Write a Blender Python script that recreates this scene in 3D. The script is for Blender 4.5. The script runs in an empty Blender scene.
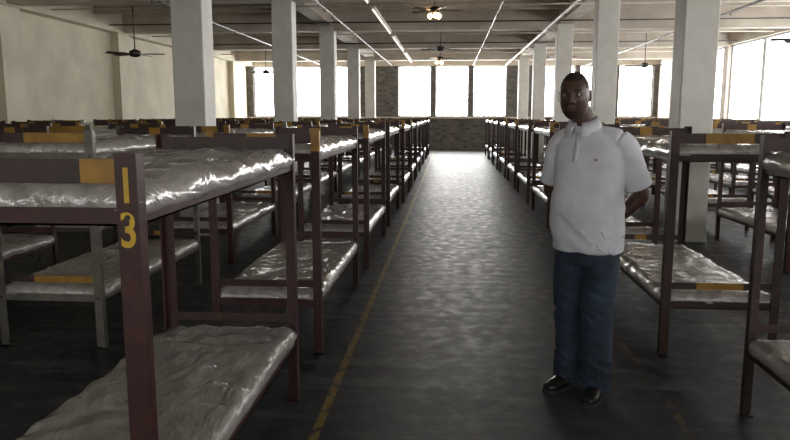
import bpy, bmesh, math, random
from mathutils import Vector, Matrix, noise
from mathutils.bvhtree import BVHTree
random.seed(4)
scene = bpy.context.scene
scene.view_settings.view_transform = 'Standard'
COL = scene.collection

# ------------------------------------------------------------ materials
def new_mat(name):
    m = bpy.data.materials.new(name); m.use_nodes = True
    nt = m.node_tree
    return m, nt, nt.nodes, nt.links, nt.nodes['Principled BSDF']

def mat_noise(name, c1, c2, rough=.6, scale=6, metallic=0, bump=0, bscale=30, detail=5, stretch=(1,1,1), lo=.35, hi=.65):
    m, nt, N, L, b = new_mat(name)
    tc = N.new('ShaderNodeTexCoord'); mp = N.new('ShaderNodeMapping')
    mp.inputs['Scale'].default_value = stretch
    L.new(tc.outputs['Object'], mp.inputs['Vector'])
    n = N.new('ShaderNodeTexNoise'); n.inputs['Scale'].default_value = scale; n.inputs['Detail'].default_value = detail
    L.new(mp.outputs[0], n.inputs['Vector'])
    r = N.new('ShaderNodeValToRGB')
    r.color_ramp.elements[0].position = lo; r.color_ramp.elements[1].position = hi
    r.color_ramp.elements[0].color = (*c1, 1); r.color_ramp.elements[1].color = (*c2, 1)
    L.new(n.outputs['Fac'], r.inputs['Fac']); L.new(r.outputs['Color'], b.inputs['Base Color'])
    b.inputs['Roughness'].default_value = rough; b.inputs['Metallic'].default_value = metallic
    if bump:
        n2 = N.new('ShaderNodeTexNoise'); n2.inputs['Scale'].default_value = bscale; n2.inputs['Detail'].default_value = 4
        L.new(mp.outputs[0], n2.inputs['Vector'])
        bp = N.new('ShaderNodeBump'); bp.inputs['Strength'].default_value = bump; bp.inputs['Distance'].default_value = .01
        L.new(n2.outputs['Fac'], bp.inputs['Height']); L.new(bp.outputs[0], b.inputs['Normal'])
    return m

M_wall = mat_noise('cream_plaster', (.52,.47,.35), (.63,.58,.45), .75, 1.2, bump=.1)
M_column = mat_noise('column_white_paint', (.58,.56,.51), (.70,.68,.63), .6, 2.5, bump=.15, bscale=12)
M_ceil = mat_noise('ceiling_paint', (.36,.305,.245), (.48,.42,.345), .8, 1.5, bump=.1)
M_beam = mat_noise('beam_paint', (.42,.37,.305), (.54,.49,.42), .75, 1.8, bump=.1)
M_maroon = mat_noise('maroon_painted_steel', (.028,.0080,.0065), (.050,.013,.010), .5, 14, bump=.1, bscale=60)
M_brown = mat_noise('brown_painted_steel', (.024,.011,.007), (.042,.019,.012), .5, 14, bump=.1, bscale=60)
M_grey = mat_noise('bare_grey_steel', (.10,.095,.075), (.16,.15,.125), .4, 12, metallic=.3)
M_yellow = mat_noise('yellow_paint', (.24,.12,.012), (.36,.19,.018), .5, 12)
M_digit = mat_noise('stencil_yellow_paint', (.50,.30,.02), (.65,.40,.03), .5, 12)
M_rustwire = mat_noise('spring_wire', (.03,.026,.022), (.05,.045,.04), .5, 20, metallic=.4)
M_dark = mat_noise('dark_fan_metal', (.015,.012,.009), (.03,.022,.016), .45, 10)
M_frame = mat_noise('window_frame_paint', (.30,.30,.29), (.40,.40,.38), .6, 8)
M_pipe = mat_noise('pipe_paint', (.5,.46,.40), (.62,.58,.50), .5, 5)

def mattress_mat():
    m, nt, N, L, b = new_mat('mattress_clear_plastic')
    tc = N.new('ShaderNodeTexCoord'); mp = N.new('ShaderNodeMapping')
    mp.inputs['Scale'].default_value = (1.0, .45, 1)
    mp.inputs['Rotation'].default_value = (0,0,.5)
    L.new(tc.outputs['Object'], mp.inputs['Vector'])
    n = N.new('ShaderNodeTexNoise'); n.inputs['Scale'].default_value = 8; n.inputs['Detail'].default_value = 4
    n.inputs['Distortion'].default_value = 2.2
    L.new(mp.outputs[0], n.inputs['Vector'])
    bp = N.new('ShaderNodeBump'); bp.inputs['Strength'].default_value = .65; bp.inputs['Distance'].default_value = .02
    L.new(n.outputs['Fac'], bp.inputs['Height'])
    L.new(bp.outputs[0], b.inputs['Normal'])
    r = N.new('ShaderNodeValToRGB'); r.color_ramp.elements[0].position = .3; r.color_ramp.elements[1].position = .7
    r.color_ramp.elements[0].color = (.25,.23,.21,1); r.color_ramp.elements[1].color = (.40,.375,.35,1)
    L.new(n.outputs['Fac'], r.inputs['Fac']); L.new(r.outputs['Color'], b.inputs['Base Color'])
    b.inputs['Roughness'].default_value = .35
    b.inputs['Coat Weight'].default_value = 1.0; b.inputs['Coat Roughness'].default_value = .10; b.inputs['Coat IOR'].default_value = 1.8
    L.new(bp.outputs[0], b.inputs['Coat Normal'])
    return m
M_matt = mattress_mat()

def floor_mat():
    m, nt, N, L, b = new_mat('worn_dark_concrete')
    tc = N.new('ShaderNodeTexCoord')
    def noi(scale, det=6, dist=0, stretch=(1,1,1)):
        mp = N.new('ShaderNodeMapping'); mp.inputs['Scale'].default_value = stretch
        L.new(tc.outputs['Object'], mp.inputs['Vector'])
        n = N.new('ShaderNodeTexNoise'); n.inputs['Scale'].default_value = scale; n.inputs['Detail'].default_value = det
        n.inputs['Distortion'].default_value = dist
        L.new(mp.outputs[0], n.inputs['Vector']); return n.outputs['Fac']
    def ramp(f, p0, p1, c0, c1):
        r = N.new('ShaderNodeValToRGB'); r.color_ramp.elements[0].position = p0; r.color_ramp.elements[1].position = p1
        r.color_ramp.elements[0].color = (*c0,1); r.color_ramp.elements[1].color = (*c1,1)
        L.new(f, r.inputs['Fac']); return r.outputs['Color']
    def math_(op, a, bb=None, c=None):
        n = N.new('ShaderNodeMath'); n.operation = op
        for i, v in enumerate((a, bb, c)):
            if v is None: continue
            if isinstance(v, (int, float)): n.inputs[i].default_value = v
            else: L.new(v, n.inputs[i])
        return n.outputs[0]
    def mixc(f, a, bb):
        n = N.new('ShaderNodeMix'); n.data_type = 'RGBA'
        L.new(f, n.inputs[0])
        for i, v in ((6, a), (7, bb)):
            if isinstance(v, tuple): n.inputs[i].default_value = (*v, 1)
            else: L.new(v, n.inputs[i])
        return n.outputs[2]
    big = noi(1.1, 8, .6); fine = noi(9, 8, .4); cross = noi(2.2, 6, .8, (.35, 2.4, 1))
    base = ramp(big, .35, .68, (.011,.013,.017), (.027,.030,.036))
    scuff = ramp(fine, .54, .66, (0,0,0), (1,1,1))
    base = mixc(math_('MULTIPLY', scuff, .55), base, (.085,.088,.090))
    scr = ramp(cross, .55, .63, (0,0,0), (1,1,1))
    base = mixc(math_('MULTIPLY', scr, .5), base, (.095,.097,.098))
    sep = N.new('ShaderNodeSeparateXYZ'); L.new(tc.outputs['Object'], sep.inputs[0])
    X = sep.outputs['X']
    lane = N.new('ShaderNodeMapRange'); lane.inputs['From Min'].default_value = 1.0; lane.inputs['From Max'].default_value = .55
    L.new(math_('ABSOLUTE', math_('ADD', X, -.28)), lane.inputs['Value'])
    base = mixc(math_('MULTIPLY', math_('MULTIPLY', lane.outputs[0], big), .7), base, (.11,.112,.113))
    worn = ramp(noi(14, 6, .3), .36, .48, (0,0,0), (1,1,1))
    l1 = math_('LESS_THAN', math_('ABSOLUTE', math_('ADD', X, .655)), .023)
    base = mixc(math_('MULTIPLY', math_('MULTIPLY', l1, worn), .8), base, (.26,.175,.03))
    worn2 = ramp(noi(7, 6, .3), .50, .58, (0,0,0), (1,1,1))
    l2 = math_('LESS_THAN', math_('ABSOLUTE', math_('ADD', X, -1.22)), .022)
    base = mixc(math_('MULTIPLY', math_('MULTIPLY', l2, worn2), .5), base, (.18,.12,.03))
    L.new(base, b.inputs['Base Color'])
    mr = N.new('ShaderNodeMapRange'); mr.inputs['To Min'].default_value = .34; mr.inputs['To Max'].default_value = .62
    mr.inputs['From Min'].default_value = .3; mr.inputs['From Max'].default_value = .7
    L.new(fine, mr.inputs['Value']); L.new(mr.outputs[0], b.inputs['Roughness'])
    h = math_('ADD', math_('MULTIPLY', fine, .7), math_('MULTIPLY', cross, .6))
    bp = N.new('ShaderNodeBump'); bp.inputs['Strength'].default_value = .18; bp.inputs['Distance'].default_value = .01
    L.new(h, bp.inputs['Height']); L.new(bp.outputs[0], b.inputs['Normal'])
    return m
M_floor = floor_mat()

def brick_mat():
    m, nt, N, L, b = new_mat('dark_stone_block')
    tc = N.new('ShaderNodeTexCoord'); mp = N.new('ShaderNodeMapping')
    mp.inputs['Rotation'].default_value = (math.pi/2, 0, 0)
    L.new(tc.outputs['Object'], mp.inputs['Vector'])
    br = N.new('ShaderNodeTexBrick'); br.inputs['Scale'].default_value = 2.2
    br.inputs['Color1'].default_value = (.035,.032,.028,1); br.inputs['Color2'].default_value = (.10,.092,.08,1)
    br.inputs['Mortar'].default_value = (.10,.092,.08,1); br.inputs['Mortar Size'].default_value = .02
    L.new(mp.outputs[0], br.inputs['Vector']); L.new(br.outputs['Color'], b.inputs['Base Color'])
    b.inputs['Roughness'].default_value = .7
    return m
M_brick = brick_mat()

def pane_mat(name, strength, c1, c2):
    m, nt, N, L, b = new_mat(name)
    tc = N.new('ShaderNodeTexCoord')
    n = N.new('ShaderNodeTexNoise'); n.inputs['Scale'].default_value = .9; n.inputs['Detail'].default_value = 4
    L.new(tc.outputs['Object'], n.inputs['Vector'])
    r = N.new('ShaderNodeValToRGB'); r.color_ramp.elements[0].position = .38; r.color_ramp.elements[1].position = .6
    r.color_ramp.elements[0].color = (*c1,1); r.color_ramp.elements[1].color = (*c2,1)
    L.new(n.outputs['Fac'], r.inputs['Fac'])
    L.new(r.outputs['Color'], b.inputs['Emission Color']); b.inputs['Emission Strength'].default_value = strength
    b.inputs['Base Color'].default_value = (.3,.3,.3,1); b.inputs['Roughness'].default_value = .3
    return m
M_pane = pane_mat('daylit_frosted_glass', 21.0, (.88,.88,.87), (1,.98,.94))
M_pane_side = pane_mat('daylit_frosted_glass_side', 7.2, (.88,.89,.90), (1,.98,.95))
M_pane_fill = pane_mat('fill_glow_pane_front', 6.5, (.88,.90,.92), (1,.99,.96))  # glowing panes added behind the camera as fill light
def emis(name, c, s):
    m, nt, N, L, b = new_mat(name)
    b.inputs['Base Color'].default_value = (*c,1); b.inputs['Emission Color'].default_value = (*c,1); b.inputs['Emission Strength'].default_value = s
    n = N.new('ShaderNodeTexNoise'); n.inputs['Scale'].default_value = 3
    mr = N.new('ShaderNodeMapRange'); mr.inputs['To Min'].default_value = s*.8; mr.inputs['To Max'].default_value = s*1.2
    L.new(n.outputs['Fac'], mr.inputs['Value']); L.new(mr.outputs[0], b.inputs['Emission Strength'])
    return m
M_bulb = emis('warm_lamp_glow', (1,.66,.28), 18)
M_tube = emis('fluorescent_tube', (1,.93,.82), .9)

# ------------------------------------------------------------ mesh helpers
class MB:
    def __init__(s): s.bm = bmesh.new()
    def box(s, x0,x1,y0,y1,z0,z1, mi=0):
        v = [s.bm.verts.new(p) for p in ((x0,y0,z0),(x1,y0,z0),(x1,y1,z0),(x0,y1,z0),(x0,y0,z1),(x1,y0,z1),(x1,y1,z1),(x0,y1,z1))]
        for f in ((0,3,2,1),(4,5,6,7),(0,1,5,4),(1,2,6,5),(2,3,7,6),(3,0,4,7)):
            s.bm.faces.new([v[i] for i in f]).material_index = mi
    def tube(s, pts, radii, mi=0, n=12, frame=None, smooth=True, cap=True):
        pts = [Vector(p) for p in pts]; rings = []
        for i, p in enumerate(pts):
            t = (pts[min(i+1,len(pts)-1)] - pts[max(i-1,0)]).normalized()
            ref = Vector(frame) if frame else (Vector((1,0,0)) if abs(t.x) < .85 else Vector((0,1,0)))
            a = (ref - t*ref.dot(t)).normalized(); b_ = t.cross(a)
            r = radii[i]; ra, rb = (r if isinstance(r, tuple) else (r, r))
            rings.append([s.bm.verts.new(p + a*math.cos(2*math.pi*k/n)*ra + b_*math.sin(2*math.pi*k/n)*rb) for k in range(n)])
        for r0, r1 in zip(rings, rings[1:]):
            for k in range(n):
                f = s.bm.faces.new((r0[k], r0[(k+1)%n], r1[(k+1)%n], r1[k])); f.material_index = mi; f.smooth = smooth
        if cap:
            s.bm.faces.new(rings[0][::-1]).material_index = mi; s.bm.faces.new(rings[-1]).material_index = mi
    def ell(s, c, r, mi=0, rot=None, u=24, v=16):
        c = Vector(c); R3 = rot.to_3x3() if rot else Matrix.Identity(3)
        def P(x,y,z): return s.bm.verts.new(c + R3 @ Vector((x*r[0], y*r[1], z*r[2])))
        top = P(0,0,1); bot = P(0,0,-1); rings = []
        for j in range(1, v):
            t = math.pi*j/v
            rings.append([P(math.sin(t)*math.cos(2*math.pi*k/u), math.sin(t)*math.sin(2*math.pi*k/u), math.cos(t)) for k in range(u)])
        fs = []
        for k in range(u):
            fs.append(s.bm.faces.new((top, rings[0][k], rings[0][(k+1)%u])))
            fs.append(s.bm.faces.new((bot, rings[-1][(k+1)%u], rings[-1][k])))
        for a, b_ in zip(rings, rings[1:]):
            for k in range(u): fs.append(s.bm.faces.new((a[k], b_[k], b_[(k+1)%u], a[(k+1)%u])))
        for f in fs: f.material_index = mi; f.smooth = True
        return [top, bot] + [q for rg in rings for q in rg]
    def mesh(s, name, mats):
        me = bpy.data.meshes.new(name); s.bm.to_mesh(me); s.bm.free()
        for m in mats: me.materials.append(m)
        return me
    def obj(s, name, mats, loc=(0,0,0), rz=0, parent=None, bevel=0):
        return add(name, s.mesh(name, mats), loc, rz, parent, bevel)
def add(name, me, loc=(0,0,0), rz=0, parent=None, bevel=0):
    o = bpy.data.objects.new(name, me); COL.objects.link(o); o.location = loc; o.rotation_euler = (0,0,rz)
    if parent: o.parent = parent
    if bevel:
        b = o.modifiers.new('bev','BEVEL'); b.width = bevel; b.segments = 2; b.limit_method = 'ANGLE'
    return o

# ------------------------------------------------------------ man
def cloth_mat(name, c1, c2, rough, scale, bump, bscale):
    m_ = mat_noise(name, c1, c2, rough, scale, bump=bump, bscale=bscale)
    m_.node_tree.nodes['Principled BSDF'].inputs['Sheen Weight'].default_value = .05
    return m_
M_polo = cloth_mat('white_polo_cotton', (.60,.60,.65), (.70,.70,.75), .85, 8, .25, 14)
M_jean = cloth_mat('blue_denim', (.005,.012,.023), (.016,.032,.056), .8, 9, .3, 22)
M_skin = mat_noise('dark_brown_skin', (.062,.030,.019), (.090,.044,.028), .42, 20)
M_hair = mat_noise('short_black_hair', (.014,.010,.009), (.024,.018,.015), .8, 90, bump=.5, bscale=200)
M_beard = mat_noise('stubble', (.028,.015,.012), (.040,.021,.016), .65, 120)
M_eye = mat_noise('eye_white', (.30,.27,.24), (.36,.33,.30), .3, 5)
M_iris = mat_noise('eye_iris', (.01,.006,.004), (.02,.01,.006), .2, 5)
M_lip = mat_noise('lips', (.080,.037,.031), (.105,.048,.041), .4, 20)
M_shoe = mat_noise('black_leather_shoe', (.008,.007,.007), (.016,.014,.012), .35, 10)
M_sole = mat_noise('shoe_sole', (.015,.014,.012), (.025,.022,.02), .7, 10)
M_logo = mat_noise('chest_logo', (.30,.06,.06), (.36,.09,.07), .8, 10)
M_button = mat_noise('button', (.55,.55,.55), (.65,.65,.65), .4, 10)

def remesh(m, name, mats, vox, smooth=4, parent=None):
    me = m.mesh(name+'_src', [])
    o = bpy.data.objects.new('tmp', me); COL.objects.link(o)
    r = o.modifiers.new('r','REMESH'); r.mode = 'VOXEL'; r.voxel_size = vox; r.use_smooth_shade = True
    s = o.modifiers.new('s','SMOOTH'); s.factor = .5; s.iterations = smooth
    bpy.context.view_layer.update()
    out = bpy.data.meshes.new_from_object(o.evaluated_get(bpy.context.evaluated_depsgraph_get()))
    bpy.data.objects.remove(o)
    out.name = name; out.materials.clear()
    for mt in mats: out.materials.append(mt)
    for p in out.polygons: p.use_smooth = True; p.material_index = 0
    ob = bpy.data.objects.new(name, out); COL.objects.link(ob)
    if parent: ob.parent = parent
    return ob
def catmull(pts, rad, sub=6):
    P_, R_ = [], []
    pts = [Vector(p) for p in pts]; rad = [(r if isinstance(r, tuple) else (r, r)) for r in rad]
    for i in range(len(pts)-1):
        p0, p1, p2, p3 = pts[max(i-1,0)], pts[i], pts[i+1], pts[min(i+2,len(pts)-1)]
        for s_ in range(sub):
            t = s_/sub
            P_.append(.5*((2*p1)+(-p0+p2)*t+(2*p0-5*p1+4*p2-p3)*t*t+(-p0+3*p1-3*p2+p3)*t**3))
            tt = t*t*(3-2*t)
            R_.append(tuple(rad[i][k]*(1-tt)+rad[i+1][k]*tt for k in (0,1)))
    P_.append(pts[-1]); R_.append(rad[-1]); return P_, R_
def limb(m, pts, rad, n=24, ends=True, frame=None, sub=6):
    P_, R_ = catmull(pts, rad, sub); m.tube(P_, R_, 0, n, frame)
    if ends:
        for p, r in ((P_[0],R_[0]),(P_[-1],R_[-1])): m.ell(p, (min(r),)*3, u=16, v=12)
def torso(m, rings, n=40):
    P_, R_ = catmull([(r[1], r[2], r[0]) for r in rings], [(r[3], r[4]) for r in rings], 5)
    rr = []
    for p, r in zip(P_, R_):
        ring = []
        for k in range(n):
            a = 2*math.pi*k/n; c, s_ = math.cos(a), math.sin(a)
            e = .88
            ring.append(m.bm.verts.new((p.x + r[0]*math.copysign(abs(c)**e,c), p.y + r[1]*math.copysign(abs(s_)**e,s_), p.z)))
        rr.append(ring)
    for a, b_ in zip(rr, rr[1:]):
        for k in range(n): m.bm.faces.new((a[k], a[(k+1)%n], b_[(k+1)%n], b_[k]))
    m.bm.faces.new(rr[0][::-1]); m.bm.faces.new(rr[-1])
def ridge(v):
    return 1 - 2*math.sqrt(noise.noise(v)**2 + .006)

man = bpy.data.objects.new('man', None); COL.objects.link(man)
man.location = (.780, 3.95, 0); man.rotation_euler = (0,0,math.radians(-34)); man.scale = (.998,)*3
HS = 1.05
HC = Vector((-.072,-.084,1.684))
HR = Matrix.Rotation(math.radians(14),4,'Z') @ Matrix.Rotation(math.radians(5),4,'X')
HM = Matrix.Translation(HC) @ HR @ Matrix.Scale(HS,4)

LS, LE, LWr = Vector((.180,.02,1.432)), Vector((.243,.13,1.150)), Vector((.085,.225,.985))
RS, RE, RWr = Vector((-.195,.02,1.432)), Vector((-.270,.075,1.150)), Vector((-.125,.215,.98))
m = MB()
torso(m, [(.95,0,-.01,.15,.11),(1.15,0,-.01,.15,.11),(1.35,-.005,0,.155,.10),(1.45,-.01,.005,.12,.08),(1.50,-.016,.0,.072,.066)])
limb(m, [(-.014,.0,1.46),(-.034,-.022,1.545),(-.062,-.054,1.62),(-.067,-.064,1.68)], [(.066,.068),(.062,.064),(.061,.063),(.060,.060)])
for S,E,Wr in ((LS,LE,LWr),(RS,RE,RWr)):
    mid = (S+E)/2; f1 = E+(Wr-E)*.3
    limb(m, [S, mid, E, f1, Wr], [.046,.050,.043,.044,(.030,.026)])
def hand(m, wr, d, up, side, curl):
    d = d.normalized(); up = (up - d*up.dot(d)).normalized(); nrm = d.cross(up).normalized()*(1 if d.cross(up).dot(side) > 0 else -1)
    limb(m, [wr, wr+d*.03, wr+d*.09], [(.028,.024),(.038,.017),(.040,.013)], frame=tuple(up))
    for i,(o_, ln) in enumerate(((.030,.072),(.010,.080),(-.010,.075),(-.030,.060))):
        p = wr + d*.085 + up*o_; pts = [p]; dd = d.copy()
        for j, fr in enumerate((.45,.32,.23)):
            ang = curl*(.6+.35*j)
            dd = (dd*math.cos(ang) + nrm*math.sin(ang)).normalized(); pts.append(pts[-1] + dd*ln*fr)
        limb(m, pts, [.0088,.0085,.008,.0065], n=12, sub=3, frame=tuple(up))
    t0 = wr + d*.03 + up*.034
    t1 = t0 + (d*.6+up*.7).normalized()*.035; t2 = t1 + (d*.8+up*.2+nrm*.45).normalized()*.03
    limb(m, [t0,t1,t2], [.013,.0105,.008], n=12, sub=3)
hand(m, LWr, Vector((-.75,.12,-.55)), Vector((0,.2,1)), Vector((0,-1,0)), .45)
hand(m, RWr, Vector((.85,.28,.05)), Vector((0,.1,1)), Vector((0,-1,-.2)), .55)
def g(x, c, w): return math.exp(-((x-c)/w)**2)
def sstep(a, b_, x):
    t = max(0, min(1, (x-a)/(b_-a))); return t*t*(3-2*t)
hv = m.ell((0,0,0), (1,1,1), u=110, v=84)
for v in hv:
    x,y,z = v.co
    sx, sy, sz = .077, .097, .124
    if z < 0:
        t = min(.995, -z)
        sq = (1-t**3)**.5/(1-t*t)**.5
        fr = sstep(.3, -.3, y)
        k = 1 + (sq-1)*(.35+.55*fr)
        sx *= k*(1-.20*t**1.3); yy = y*sy*((1+(k-1)*.75)*(1-.10*t) if y < 0 else (1-.35*t))
    else:
        yy = y*sy; sx *= 1+.03*z
    e = .92
    p = Vector((math.copysign(abs(x)**e,x)*sx, yy, z*sz))
    if y < 0:
        fw = sstep(-.15, -.7, y); ax = abs(p.x); d = 0
        d += .0085*g(ax,.031,.017)*g(p.z,.013,.012)
        d -= .0045*g(ax,.028,.020)*g(p.z,.034,.008)
        tn = max(0, min(1, (.030-p.z)/.052))
        nose = (.003+.020*tn**1.3)*g(p.x,0,.0090+.005*tn)*sstep(-.034,-.024,p.z)*sstep(.036,.022,p.z)
        d -= nose
        d -= .009*g(ax,.0145,.0065)*g(p.z,-.024,.0075)
        d -= .0035*g(ax,.040,.018)*g(p.z,-.016,.018)
        d += .0015*g(ax,.036,.008)*g(p.z,-.045,.016)
        d -= .0045*g(p.x,0,.030)*g(p.z,-.053,.018)
        d -= .0045*g(p.x,0,.022)*g(p.z,-.0465,.0045)
        d -= .0050*g(p.x,0,.019)*g(p.z,-.0600,.0050)
        d += .0040*g(p.x,0,.024)*g(p.z,-.0530,.0022)
        d += .0020*g(p.x,0,.018)*g(p.z,-.0725,.006)
        d -= .0055*g(p.x,0,.024)*g(p.z,-.094,.016)
        p.y += d*fw
    v.co = HM @ p
def hell(c, r, rot=None):
    Rm = HR.to_3x3() @ (rot if rot else Matrix.Identity(3))
    m.ell(HM @ Vector(c), [q*HS for q in r], 0, Rm, 16, 12)
for s_ in (-1,1):
    hell((s_*.031,-.0825,.0225),(.0155,.0075,.0042))
    hell((s_*.031,-.0820,.0040),(.0145,.0075,.0036))
    ry = Matrix.Rotation(s_*.3,3,'Z')
    hell((s_*.078,.014,.002),(.007,.017,.030), ry)
    hell((s_*.077,.010,-.018),(.007,.012,.012), ry)
body = remesh(m, 'body', [M_skin, M_hair, M_beard, M_lip], .0036, 2, man)
inv = HM.inverted()
for p in body.data.polygons:
    c = inv @ p.center
    if c.length < .16 and c.z > -.14:
        r_ = noise.noise(c*60)*.003
        if c.y < -.04: hl = .082 + (abs(c.x) > .05)*-.02
        elif c.y < -.005: hl = .045
        elif c.y < .03: hl = .030
        else: hl = -.055
        ear = abs(c.x) > .0735 and abs(c.z) < .034 and c.y < .04
        if c.z > hl + r_ and not ear: p.material_index = 1
        if c.y < -.078 and abs(c.x) < .024 and -.067 < c.z < -.042: p.material_index = 3
        elif c.y < -.04 and -.13 < c.z < -.073: p.material_index = 2
        elif c.y < -.06 and -.073 <= c.z < -.036 and .025 < abs(c.x) < .035: p.material_index = 2
        elif -.042 <= c.z < -.035 and abs(c.x) < .03 and -.104 < c.y < -.07: p.material_index = 2
        if c.y < -.06 and .031 < c.z < .039 and .014 < abs(c.x) < .048: p.material_index = 1
for s_, nm in ((-1,'eye_right'),(1,'eye_left')):
    m = MB(); m.ell(HM@Vector((s_*.031,-.0772,.0132)), (.0120,)*3, 0, u=20, v=16)
    m.ell(HM@Vector((s_*.030,-.0862,.0136)), (.0058,.0040,.0058), 1, HR.to_3x3(), u=16, v=10)
    m.obj(nm, [M_eye, M_iris], parent=man)
# --- polo
m = MB()
torso(m, [(.835,.0,.0,.190,.150),(.87,.0,-.005,.194,.155),(.97,.0,-.020,.196,.162),(1.08,0,-.028,.195,.166),(1.2,-.003,-.014,.192,.150),(1.31,-.006,.0,.194,.132),(1.39,-.010,.005,.192,.115),(1.445,-.012,.006,.168,.098),(1.49,-.020,.0,.112,.082),(1.53,-.034,-.014,.070,.070)])
for S,E in ((LS,LE),(RS,RE)):
    sg = math.copysign(1, S.x)
    end = S + (E-S)*.84
    P_, R_ = catmull([Vector((sg*.02-.015,0,1.475)), Vector((sg*.09-.01,.005,1.464)), S+Vector((-sg*.02,0,.006)), S+(E-S)*.22+Vector((sg*.006,0,0)), S+(E-S)*.5, end], [.055,.058,.063,.065,.066,(.070,.068)], 8)
    m.tube(P_, R_, 0, 28)
polo = remesh(m, 'polo_shirt', [M_polo], .006, 12, man)
me = polo.data
for v in me.vertices:
    c = v.co.copy(); n = v.normal
    lowz = max(0, min(1, (1.3-c.z)/.35))
    w1 = max(-.004, ridge(Vector((c.x*4.5, c.y*5, c.z*9+c.x*7)))*.012)*lowz
    w2 = noise.noise(Vector((c.x*9, c.y*9, c.z*5)))*.005
    w3 = ridge(Vector((c.x*8+c.z*12, c.y*8, c.z*10+3)))*.005*sstep(.12,.2,abs(c.x))
    v.co = c + n*(w1+w2+w3)
m = MB(); n = 40; rings = []
for lv,(r, z) in enumerate(((.068,1.520),(.066,1.562),(.071,1.568),(.086,1.532),(.096,1.510))):
    ring = []
    for k in range(n+1):
        a = math.radians(-90+14 + (360-28)*k/n)
        open_ = 1 + (.10 if lv>=3 else 0)*max(0,-math.sin(a))
        cx, cy = -.037, -.025
        zz = z - .030*max(0,-math.sin(a)) + .010*max(0,math.sin(a)) - (0.018 if lv==4 and math.sin(a) < -.75 else 0)
        ring.append(m.bm.verts.new((cx + math.cos(a)*r*open_*1.03, cy + math.sin(a)*r*open_, zz)))
    rings.append(ring)
for a, b_ in zip(rings, rings[1:]):
    for k in range(n):
        f = m.bm.faces.new((a[k],a[k+1],b_[k+1],b_[k])); f.smooth = True
co = m.obj('collar', [M_polo], parent=man)
s = co.modifiers.new('s','SOLIDIFY'); s.thickness = .004
bvh = BVHTree.FromPolygons([v.co for v in me.vertices], [p.vertices for p in me.polygons])
def front(x, z, y=-.5):
    h = bvh.ray_cast(Vector((x,y,z)), Vector((0,1,0)))
    return h[0] if h[0] else Vector((x,-.1,z))
m = MB(); prev = None
for k in range(13):
    z = 1.490 - .16*k/12
    a = front(-.054, z)+Vector((0,-.003,0)); b_ = front(-.022, z)+Vector((0,-.003,0))
    cur = (m.bm.verts.new(a), m.bm.verts.new(b_))
    if prev: m.bm.faces.new((prev[0],prev[1],cur[1],cur[0])).smooth = True
    prev = cur
pk = m.obj('placket', [M_polo], parent=man); s = pk.modifiers.new('s','SOLIDIFY'); s.thickness = .003; s.offset = 0
m = MB()
for z in (1.46,1.41,1.36):
    c = front(-.038, z)+Vector((0,-.006,0)); m.tube([c, c+Vector((0,-.002,0))], [.005,.005], 0, 12)
m.obj('buttons', [M_button], parent=man)
m = MB(); c = front(.075,1.345)+Vector((0,-.002,0)); m.ell(c, (.009,.004,.006), u=12, v=8); m.obj('logo', [M_logo], parent=man)
# --- jeans
m = MB()
torso(m, [(.76,0,.0,.176,.124),(.83,0,.0,.178,.130),(.88,0,.0,.165,.120),(.93,0,-.005,.148,.110)])
for s_ in (-1,1):
    fy = -.03 if s_ > 0 else .01
    limb(m, [(s_*.086,.0,.85),(s_*.091,-.004,.70),(s_*.092,fy-.012,.50),(s_*.094,fy+.008,.30),(s_*.096,fy+.012,.12),(s_*.097,fy+.006,.035)],
         [(.088,.116),(.093,.112),(.084,.094),(.077,.087),(.071,.082),(.074,.086)], ends=False, frame=(1,0,0), n=32)
je = remesh(m, 'jeans', [M_jean], .0065, 4, man)
for v in je.data.vertices:
    c = v.co.copy(); k = (max(0, 1-abs(c.z-.50)/.15) + max(0, 1-abs(c.z-.13)/.15)*1.9 + .5)*sstep(.88,.80,c.z)
    w = ridge(Vector((c.x*6, c.y*7, c.z*17+c.x*9)))*.009*k
    if c.z > .04: v.co = c + v.normal*w
for s_, nm in ((-1,'shoe_right'),(1,'shoe_left')):
    m = MB(); fy = -.03 if s_ > 0 else .01; cx = s_*.098; tw = s_*.03
    n = 24; rings = []
    for (y,w_,h_) in ((.088,.018,.045),(.080,.032,.075),(.055,.037,.098),(.02,.037,.105),(-.02,.038,.088),(-.07,.044,.068),(-.12,.048,.055),(-.155,.046,.048),(-.185,.036,.040),(-.20,.018,.030)):
        ring = []
        for k in range(n):
            a = 2*math.pi*k/n; zc = math.sin(a)
            zz = .018 + (h_)*(zc*.5+.5)
            ring.append(m.bm.verts.new((cx + tw*(-y)/.2 + math.cos(a)*w_*(1-.15*max(0,zc)), y+fy+.01, zz)))
        rings.append(ring)
    for a, b_ in zip(rings, rings[1:]):
        for k in range(n):
            f = m.bm.faces.new((a[k],b_[k],b_[(k+1)%n],a[(k+1)%n])); f.smooth = True
    m.bm.faces.new(rings[0]); m.bm.faces.new(rings[-1][::-1])
    out = [(.092,.02),(.082,.036),(.05,.042),(.0,.038),(-.05,.043),(-.11,.052),(-.155,.050),(-.19,.038),(-.207,.018)]
    poly = [(cx+tw*(-y)/.2+w_, y+fy+.01) for y,w_ in out] + [(cx+tw*(-y)/.2-w_, y+fy+.01) for y,w_ in reversed(out)]
    vb = [m.bm.verts.new((x,y,0)) for x,y in poly]; vt = [m.bm.verts.new((x,y,.026)) for x,y in poly]
    fs = [m.bm.faces.new(vb), m.bm.faces.new(vt[::-1])]
    for i in range(len(poly)):
        j = (i+1)%len(poly); fs.append(m.bm.faces.new((vb[i],vt[i],vt[j],vb[j])))
    for f in fs: f.material_index = 1
    bmesh.ops.recalc_face_normals(m.bm, faces=m.bm.faces)
    m.obj(nm, [M_shoe, M_sole], parent=man)

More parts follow.
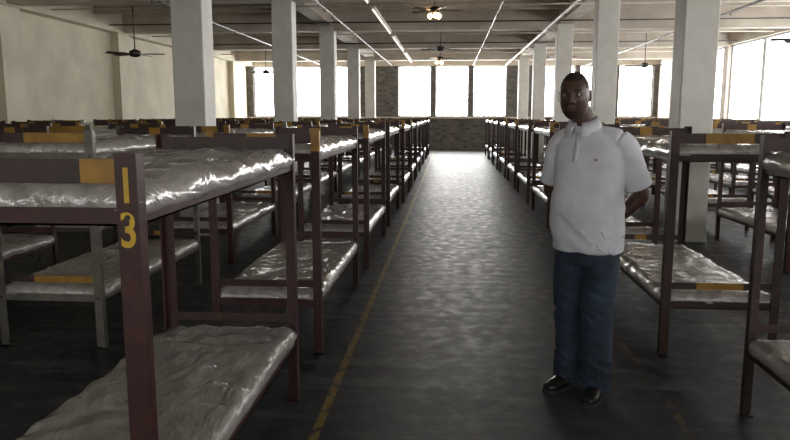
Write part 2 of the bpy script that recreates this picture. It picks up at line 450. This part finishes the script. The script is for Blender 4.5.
# ------------------------------------------------------------ room shell
XL, XR, YF, YB, H = -9.3, 9.1, -6.0, 32.0, 4.4
m = MB(); m.box(XL-.3, XR+.3, YF-.3, YB+.3, -.2, 0); m.obj('floor', [M_floor])
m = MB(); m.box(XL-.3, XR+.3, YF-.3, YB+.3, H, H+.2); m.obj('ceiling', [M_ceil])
m = MB(); m.box(XL-.25, XL, YF-.25, YB+.25, 0, H)
rowsY = [3.95-5.15, 3.95, 9.1, 14.25, 19.4, 24.55, 29.7]
for y in rowsY: m.box(XL, XL+.22, y-.35, y+.35, 0, H)
m.box(XL, XL+.3, YF, YB, 3.8, H)
m.obj('wall_left', [M_wall])

colXL, colXR = -3.34, 3.0
SILL, HEAD = 1.5, 3.75
def window(name, w, h, pane, loc, rz, nv=2, nh=3, mw=.014):
    m = MB(); f = .05
    m.box(-w/2, w/2, .02, .03, 0, h, 1)
    m.box(-w/2, -w/2+f, -.03, .05, 0, h); m.box(w/2-f, w/2, -.03, .05, 0, h)
    m.box(-w/2+f, w/2-f, -.03, .05, 0, f); m.box(-w/2+f, w/2-f, -.03, .05, h-f, h)
    for i in range(1, nv): m.box(-w/2+w*i/nv-mw, -w/2+w*i/nv+mw, -.012, .034, f, h-f)
    for i in range(1, nh): m.box(-w/2+f, w/2-f, -.010, .032, h*i/nh-.010, h*i/nh+.010)
    return m.obj(name, [M_frame, pane], loc, rz)
wn = 1
wins = []
for bc in (-6.63, -.0, 6.37):
    for k in (-1,0,1): wins.append(bc + .08 + k*1.68)
wins.sort()
W = 1.50
m = MB(); y0, y1 = YB, YB+.35
m.box(XL, XR, y0, y1, 0, SILL, 1); m.box(XL, XR, y0, y1, HEAD, H, 0)
edges = [XL] + sum([[w-W/2, w+W/2] for w in wins], []) + [XR]
for i in range(0, len(edges), 2):
    if edges[i+1] > edges[i]: m.box(edges[i], edges[i+1], y0, y1, SILL, HEAD, 1)
m.box(XL, XR, y0-.12, y0, SILL-.07, SILL, 0)
m.obj('wall_back', [M_beam, M_brick])
for w in wins:
    window('window_%d' % wn, W, HEAD-SILL, M_pane, (w, YB+.15, SILL), 0); wn += 1
m = MB()
m.box(XR, XR+.3, YF, YB+.3, 0, SILL-.3, 0); m.box(XR, XR+.3, YF, YB+.3, HEAD+.1, H, 0)
ye = [YF]
for y in rowsY[:-1]:
    c = y+5.15/2
    ye += [c-2.38, c+2.38]
ye.append(YB+.3)
for i in range(0, len(ye), 2): m.box(XR, XR+.3, ye[i], ye[i+1], SILL-.3, HEAD+.1, 0)
m.obj('wall_right', [M_beam])
for y in rowsY[:-1]:
    window('window_%d' % wn, 4.76, HEAD-SILL+.4, M_pane_side, (XR+.15, y+5.15/2, SILL-.3), -math.pi/2, 2, 2, .09); wn += 1
fw = [-6.4, -3.2, 0, 3.2, 6.4]
m = MB(); m.box(XL, XR, YF-.3, YF, 0, SILL); m.box(XL, XR, YF-.3, YF, HEAD, H)
edges = [XL] + sum([[w-.9, w+.9] for w in fw], []) + [XR]
for i in range(0, len(edges), 2): m.box(edges[i], edges[i+1], YF-.3, YF, SILL, HEAD)
m.obj('wall_front', [M_wall])
for w in fw:
    window('window_%d' % wn, 1.8, HEAD-SILL, M_pane_fill, (w, YF-.15, SILL), math.pi); wn += 1  # unseen windows in the front wall, added to give fill light

for cx in (colXL, colXR):
    for y in rowsY:
        if y < 0: continue
        m = MB(); m.box(-.205,.205,-.205,.205,0,3.95); m.box(-.218,.218,-.218,.218,0,.12)
        m.obj('concrete_column', [M_column], (cx, y, 0), bevel=.015)
for y in rowsY:
    m = MB(); m.box(XL+.3, XR, -.2, .2, 3.82, H); m.obj('ceiling_beam', [M_beam], (0,y,0))
    for d in (1.72, 3.43):
        if y+d < YB:
            m = MB(); m.box(XL+.3, XR, -.09, .09, 4.12, H); m.obj('ceiling_joist', [M_beam], (0,y+d,0))
for cx in (colXL, colXR):
    m = MB(); m.box(-.18,.18, YF, YB, 3.95, H); m.obj('ceiling_beam', [M_beam], (cx,0,0))

def pipe(x, z, r, mat, heads=True):
    m = MB(); m.tube([(0,YF+.1,0),(0,YB-.1,0)], [r,r], 0, 10)
    y = YF+1
    while heads and y < YB-1:
        m.tube([(0,y,-r*.5),(0,y,-r-.05)], [.012,.012], 1, 8); m.tube([(0,y,-r-.05),(0,y,-r-.055)], [.03,.03], 1, 8); y += 2.6
    for yb in rowsY:
        m.tube([(0,yb,0),(0,yb,3.815-z)], [.012,.012], 1, 6)
    m.obj('sprinkler_pipe', [mat, M_dark], (x,0,z))
pipe(2.45, 3.77, .035, M_pipe); pipe(-5.6, 3.74, .025, M_dark); pipe(5.9, 3.74, .025, M_dark); pipe(1.0, 3.76, .016, M_pipe); pipe(-2.6, 3.76, .018, M_dark)
for y in (15.6, 18.3, 21, 23.6, 27.4):
    m = MB(); m.tube([(XL+.35,0,0),(XR-.05,0,0)], [.018,.018], 0, 8)
    m.obj('conduit_pipe', [M_dark if y in (18.3, 23.6) else M_pipe], (0,y,3.92))
for y0_ in rowsY[1:-1]:
    for off in (.5, 2.7):
        y = y0_+off+1.0
        m = MB(); m.box(-.05,.05,-1.05,1.05,.03,.08,0); m.tube([(0,-1.0,.012),(0,1.0,.012)], [.018,.018],1,8)
        m.tube([(0,-.6,.08),(0,-.6,.40)],[.006,.006],0,6); m.tube([(0,.55,.08),(0,.55,.40)],[.006,.006],0,6)
        m.obj('fluorescent_strip_light', [M_pipe, M_tube], (-1.6,y,3.7))

def fan(loc, ang, light, R=.62):
    m = MB(); top = H-loc[2]
    m.tube([(0,0,.08),(0,0,top)], [.014,.014], 0, 8)
    m.tube([(0,0,top-.07),(0,0,top)], [.035,.07], 0, 14)
    m.tube([(0,0,-.07),(0,0,-.05),(0,0,.05),(0,0,.09)], [.05,.11,.12,.04], 0, 20)
    for k in range(5):
        a = ang + k*2*math.pi/5; R3 = Matrix.Rotation(a,3,'Z') @ Matrix.Rotation(.2,3,'X')
        pts = [(.09,-.02),(.18,-.03),(.22,-.06),(R-.04,-.075),(R,-.05),(R,.05),(R-.04,.075),(.22,.06),(.18,.03),(.09,.02)]
        vt = [m.bm.verts.new(R3 @ Vector((p[0],p[1],.0))) for p in pts]
        vb = [m.bm.verts.new(R3 @ Vector((p[0],p[1],-.01))) for p in pts]
        m.bm.faces.new(vt); m.bm.faces.new(vb[::-1])
        for i in range(len(pts)):
            j = (i+1)%len(pts); m.bm.faces.new((vt[j],vt[i],vb[i],vb[j]))
    if light:
        for k in range(3):
            a = ang + .6 + k*2*math.pi/3; c = Vector((math.cos(a)*.12, math.sin(a)*.12, -.13))
            m.tube([(0,0,-.06), tuple(c+Vector((0,0,.05)))], [.012,.012], 0, 8)
            m.ell(c, (.055,.055,.065), 1, u=14, v=10)
    m.obj('ceiling_fan', [M_dark, M_bulb], loc)
fan((-6.75,14.9,2.88), .2, False)
fan((6.37,13.4,2.93), .5, False)
fan((-.38,16.9,4.0), .1, True)
fan((-.38,26,3.6), .35, True)
fan((-.3,21.7,3.55), .35, False)
fan((3.9,26,3.65), .9, True)
fan((-6.6,25.2,3.1), .4, False)
fan((6.4,24.2,3.2), .4, False)

# ------------------------------------------------------------ bunk beds
BW, BL, BH = .74, 1.9, 1.48
def mattress(m, z0, z1, seed, mi, puff=1.0):
    nx, ny = 26, 64; w, l = BW-.03, BL-.05
    off = Vector((seed*7.3, seed*3.1, seed*1.7)); grid = []
    for i in range(nx+1):
        row = []
        for j in range(ny+1):
            x = (i/nx-.5)*w; y = (j/ny-.5)*l
            ex = min(i, nx-i)/nx*w; ey = min(j, ny-j)/ny*l; e = min(ex, ey)
            fall = -.022*math.exp(-e/.02)
            p = Vector((x*5, y*2.6, z0)) + off
            q = Vector((x*3+y*1.5, y*4-x*2, z0*2)) + off
            h = noise.noise(p)*.010 + (1-abs(noise.noise(q*1.7))*2)*.011 + (1-abs(noise.noise(p*2.9))*2)*.006
            row.append(m.bm.verts.new((x, y, z1 + fall + h*puff - .006)))
        grid.append(row)
    for i in range(nx):
        for j in range(ny):
            f = m.bm.faces.new((grid[i][j], grid[i+1][j], grid[i+1][j+1], grid[i][j+1])); f.material_index = mi; f.smooth = True
    loop = [grid[i][0] for i in range(nx)] + [grid[nx][j] for j in range(ny)] + [grid[i][ny] for i in range(nx,0,-1)] + [grid[0][j] for j in range(ny,0,-1)]
    prev = loop
    for lv, bul in ((.66,.012),(.33,.012),(0,.0)):
        cur = []
        for v in loop:
            c = v.co; n = Vector((c.x/(w/2), c.y/(l/2), 0)); n = Vector((n.x if abs(n.x) > .97 else 0, n.y if abs(n.y) > .97 else 0, 0))
            wv = noise.noise(Vector((c.x*9, c.y*9, lv*3))+off)*.007
            cur.append(m.bm.verts.new((c.x + n.x*(bul+wv), c.y + n.y*(bul+wv), z0 + (c.z-z0)*lv)))
        for k in range(len(loop)):
            f = m.bm.faces.new((prev[k], cur[k], cur[(k+1)%len(loop)], prev[(k+1)%len(loop)])); f.material_index = mi; f.smooth = True
        prev = cur
    m.bm.faces.new(prev[::-1]).material_index = mi

def bed_mesh(name, seed, paint, yseg=(.35,.62), ypost=True, number=None, endmat=None, puff=1.0):
    m = MB(); w, l = BW/2, BL/2; F = .055 if not number else .060; t = .007
    for sx in (-1,1):
        for sy in (-1,1):
            x, y = sx*w, sy*l
            def bx(a0,a1,b0,b1,z0,z1,mi=0): m.box(min(a0,a1),max(a0,a1),min(b0,b1),max(b0,b1),z0,z1,mi)
            ztop = BH
            if ypost and sy == -1:
                bx(x, x-sx*F, y, y-sy*t, BH-.13, BH, 1); bx(x, x-sx*t, y-sy*t, y-sy*F*.8, BH-.13, BH, 1); ztop = BH-.13
            bx(x, x-sx*F, y, y-sy*t, 0, ztop); bx(x, x-sx*t, y-sy*t, y-sy*F*.8, 0, ztop)
            m.box(x-(sx>0)*(F), x+(sx<0)*F, y-(sy>0)*F*.8, y+(sy<0)*F*.8, 0, .008)
            for z in (1.31, .35):
                m.tube([(x-sx*F*.5, y, z), (x-sx*F*.5, y+sy*.008, z)], [.008,.007], 3, 8)
    for z0 in (1.285, .325):
        for sx in (-1,1):
            x = sx*(w-.010)
            m.box(min(x,x-sx*.006), max(x,x-sx*.006), -l+.01, l-.01, z0, z0+.055, 0)
            m.box(min(x,x-sx*.035), max(x,x-sx*.035), -l+.01, l-.01, z0, z0+.006, 0)
        for sy in (-1,1):
            y = sy*(l-.010)
            m.box(-w+.02, w-.02, min(y,y-sy*.006), max(y,y-sy*.006), z0, z0+.05, 0)
            m.box(-w+.02, w-.02, min(y,y-sy*.035), max(y,y-sy*.035), z0, z0+.006, 0)
        for k in range(1,6):
            m.box(-w+.02, w-.02, -l+l*2*k/6-.015, -l+l*2*k/6+.015, z0+.008, z0+.012, 3)
        for k in range(1,5):
            m.box(-w+BW*k/5-.006, -w+BW*k/5+.006, -l+.03, l-.03, z0+.012, z0+.016, 3)
    for z0, hh in ((1.40,.065),(.455,.045)):
        for sy in (-1,1):
            y = sy*(l-.010); ya, yb = min(y,y-sy*.005), max(y,y-sy*.005)
            a = -w+.02; b_ = w-.02; s0, s1 = a+(b_-a)*yseg[0], a+(b_-a)*yseg[1]
            if sy > 0: s0, s1 = a+(b_-a)*.4, a+(b_-a)*.55
            if (name == 'bunk_13' and sy > 0) or (hh < .05 and seed in (1,3)): s1 = s0 + .001
            m.box(a, s0, ya, yb, z0, z0+hh, 4); m.box(s0, s1, ya, yb, z0, z0+hh, 1); m.box(s1, b_, ya, yb, z0, z0+hh, 4)
    mattress(m, 1.302, 1.395, seed, 2, puff); mattress(m, .342, .43, seed+5, 2, puff)
    if number:
        for ch, z in zip(number, (1.352, 1.232)):
            cu = bpy.data.curves.new('digit','FONT'); cu.body = ch; cu.size = .130; cu.offset = .0026; cu.extrude = .0004; cu.align_x = 'CENTER'
            to = bpy.data.objects.new('tmp_digit', cu); COL.objects.link(to)
            bpy.context.view_layer.update()
            dm = bpy.data.meshes.new_from_object(to.evaluated_get(bpy.context.evaluated_depsgraph_get()))
            dm.transform(Matrix.Translation((w-F*.5, -l-.0014, z)) @ Matrix.Rotation(math.pi/2,4,'X') @ Matrix.Diagonal((.78,1,1,1)))
            n0 = len(m.bm.faces); m.bm.from_mesh(dm); m.bm.faces.ensure_lookup_table()
            for f in m.bm.faces[n0:]: f.material_index = 5
            bpy.data.objects.remove(to)
    return m.mesh(name, [paint, M_yellow, M_matt, M_rustwire, endmat or paint, M_digit])

mA = bed_mesh('bunk_a', 1, M_maroon)
mB_ = bed_mesh('bunk_b', 2, M_brown, (.1,.3), False)
mC = bed_mesh('bunk_c', 3, M_maroon, (.6,.85), True, puff=1.5)
mG = bed_mesh('bunk_g', 4, M_grey, (.35,.95), False, endmat=M_brown)
m13 = bed_mesh('bunk_13', 8, M_maroon, (.80,.94), False, number='13', endmat=M_brown, puff=1.5)
mR = bed_mesh('bunk_r', 9, M_brown, (.28,.7), False)
P = 2.69; Y0 = 4.47+BL/2
def bed(me, xe, side, k, dx=0, dy=0, rz=0):
    x = xe + side*BW/2
    add('bunk_bed', me, (x+dx, Y0+P*k+dy, 0), rz)
var = [mA, mB_, mC]
bed(m13, -.82, -1, -1)
for k in range(0, 9): bed(var[(k*2)%3], -.82, -1, k, random.uniform(-.02,.02), random.uniform(-.04,.04))
rowsL = [-2.32, -3.80, -5.30, -6.80, -8.20]
for ri, xe in enumerate(rowsL):
    for k in range(0, 9):
        me = random.choice(var)
        if ri == 0 and k == 0: me = mG
        elif random.random() < .15: me = mG
        bed(me, xe, -1, k, random.uniform(-.02,.02), random.uniform(-.08,.08))
bed(mB_, 1.56, 1, -1)
for k in range(0, 9): bed(mR if k == 0 else var[(k+1)%3], 1.38, 1, k, random.uniform(-.01,.02), .10 if k == 0 else random.uniform(-.04,.06))
for ri, xe in enumerate([3.40, 4.9, 6.4, 7.9]):
    for k in range(0, 9):
        if random.random() < .03: continue
        bed(random.choice(var), xe, 1, k, random.uniform(-.03,.03), random.uniform(-.08,.08))

# ------------------------------------------------------------ world + camera
w = bpy.data.worlds.new('world'); scene.world = w; w.use_nodes = True
w.node_tree.nodes['Background'].inputs[0].default_value = (.8,.9,1,1); w.node_tree.nodes['Background'].inputs[1].default_value = 1
cam = bpy.data.cameras.new('camera'); co = bpy.data.objects.new('camera', cam); COL.objects.link(co)
cam.sensor_width = 36; cam.lens = 700/790*36; cam.clip_start = .05
co.location = (0,0,1.58); co.rotation_euler = (math.radians(90-8.53), 0, math.radians(4.44))
scene.camera = co
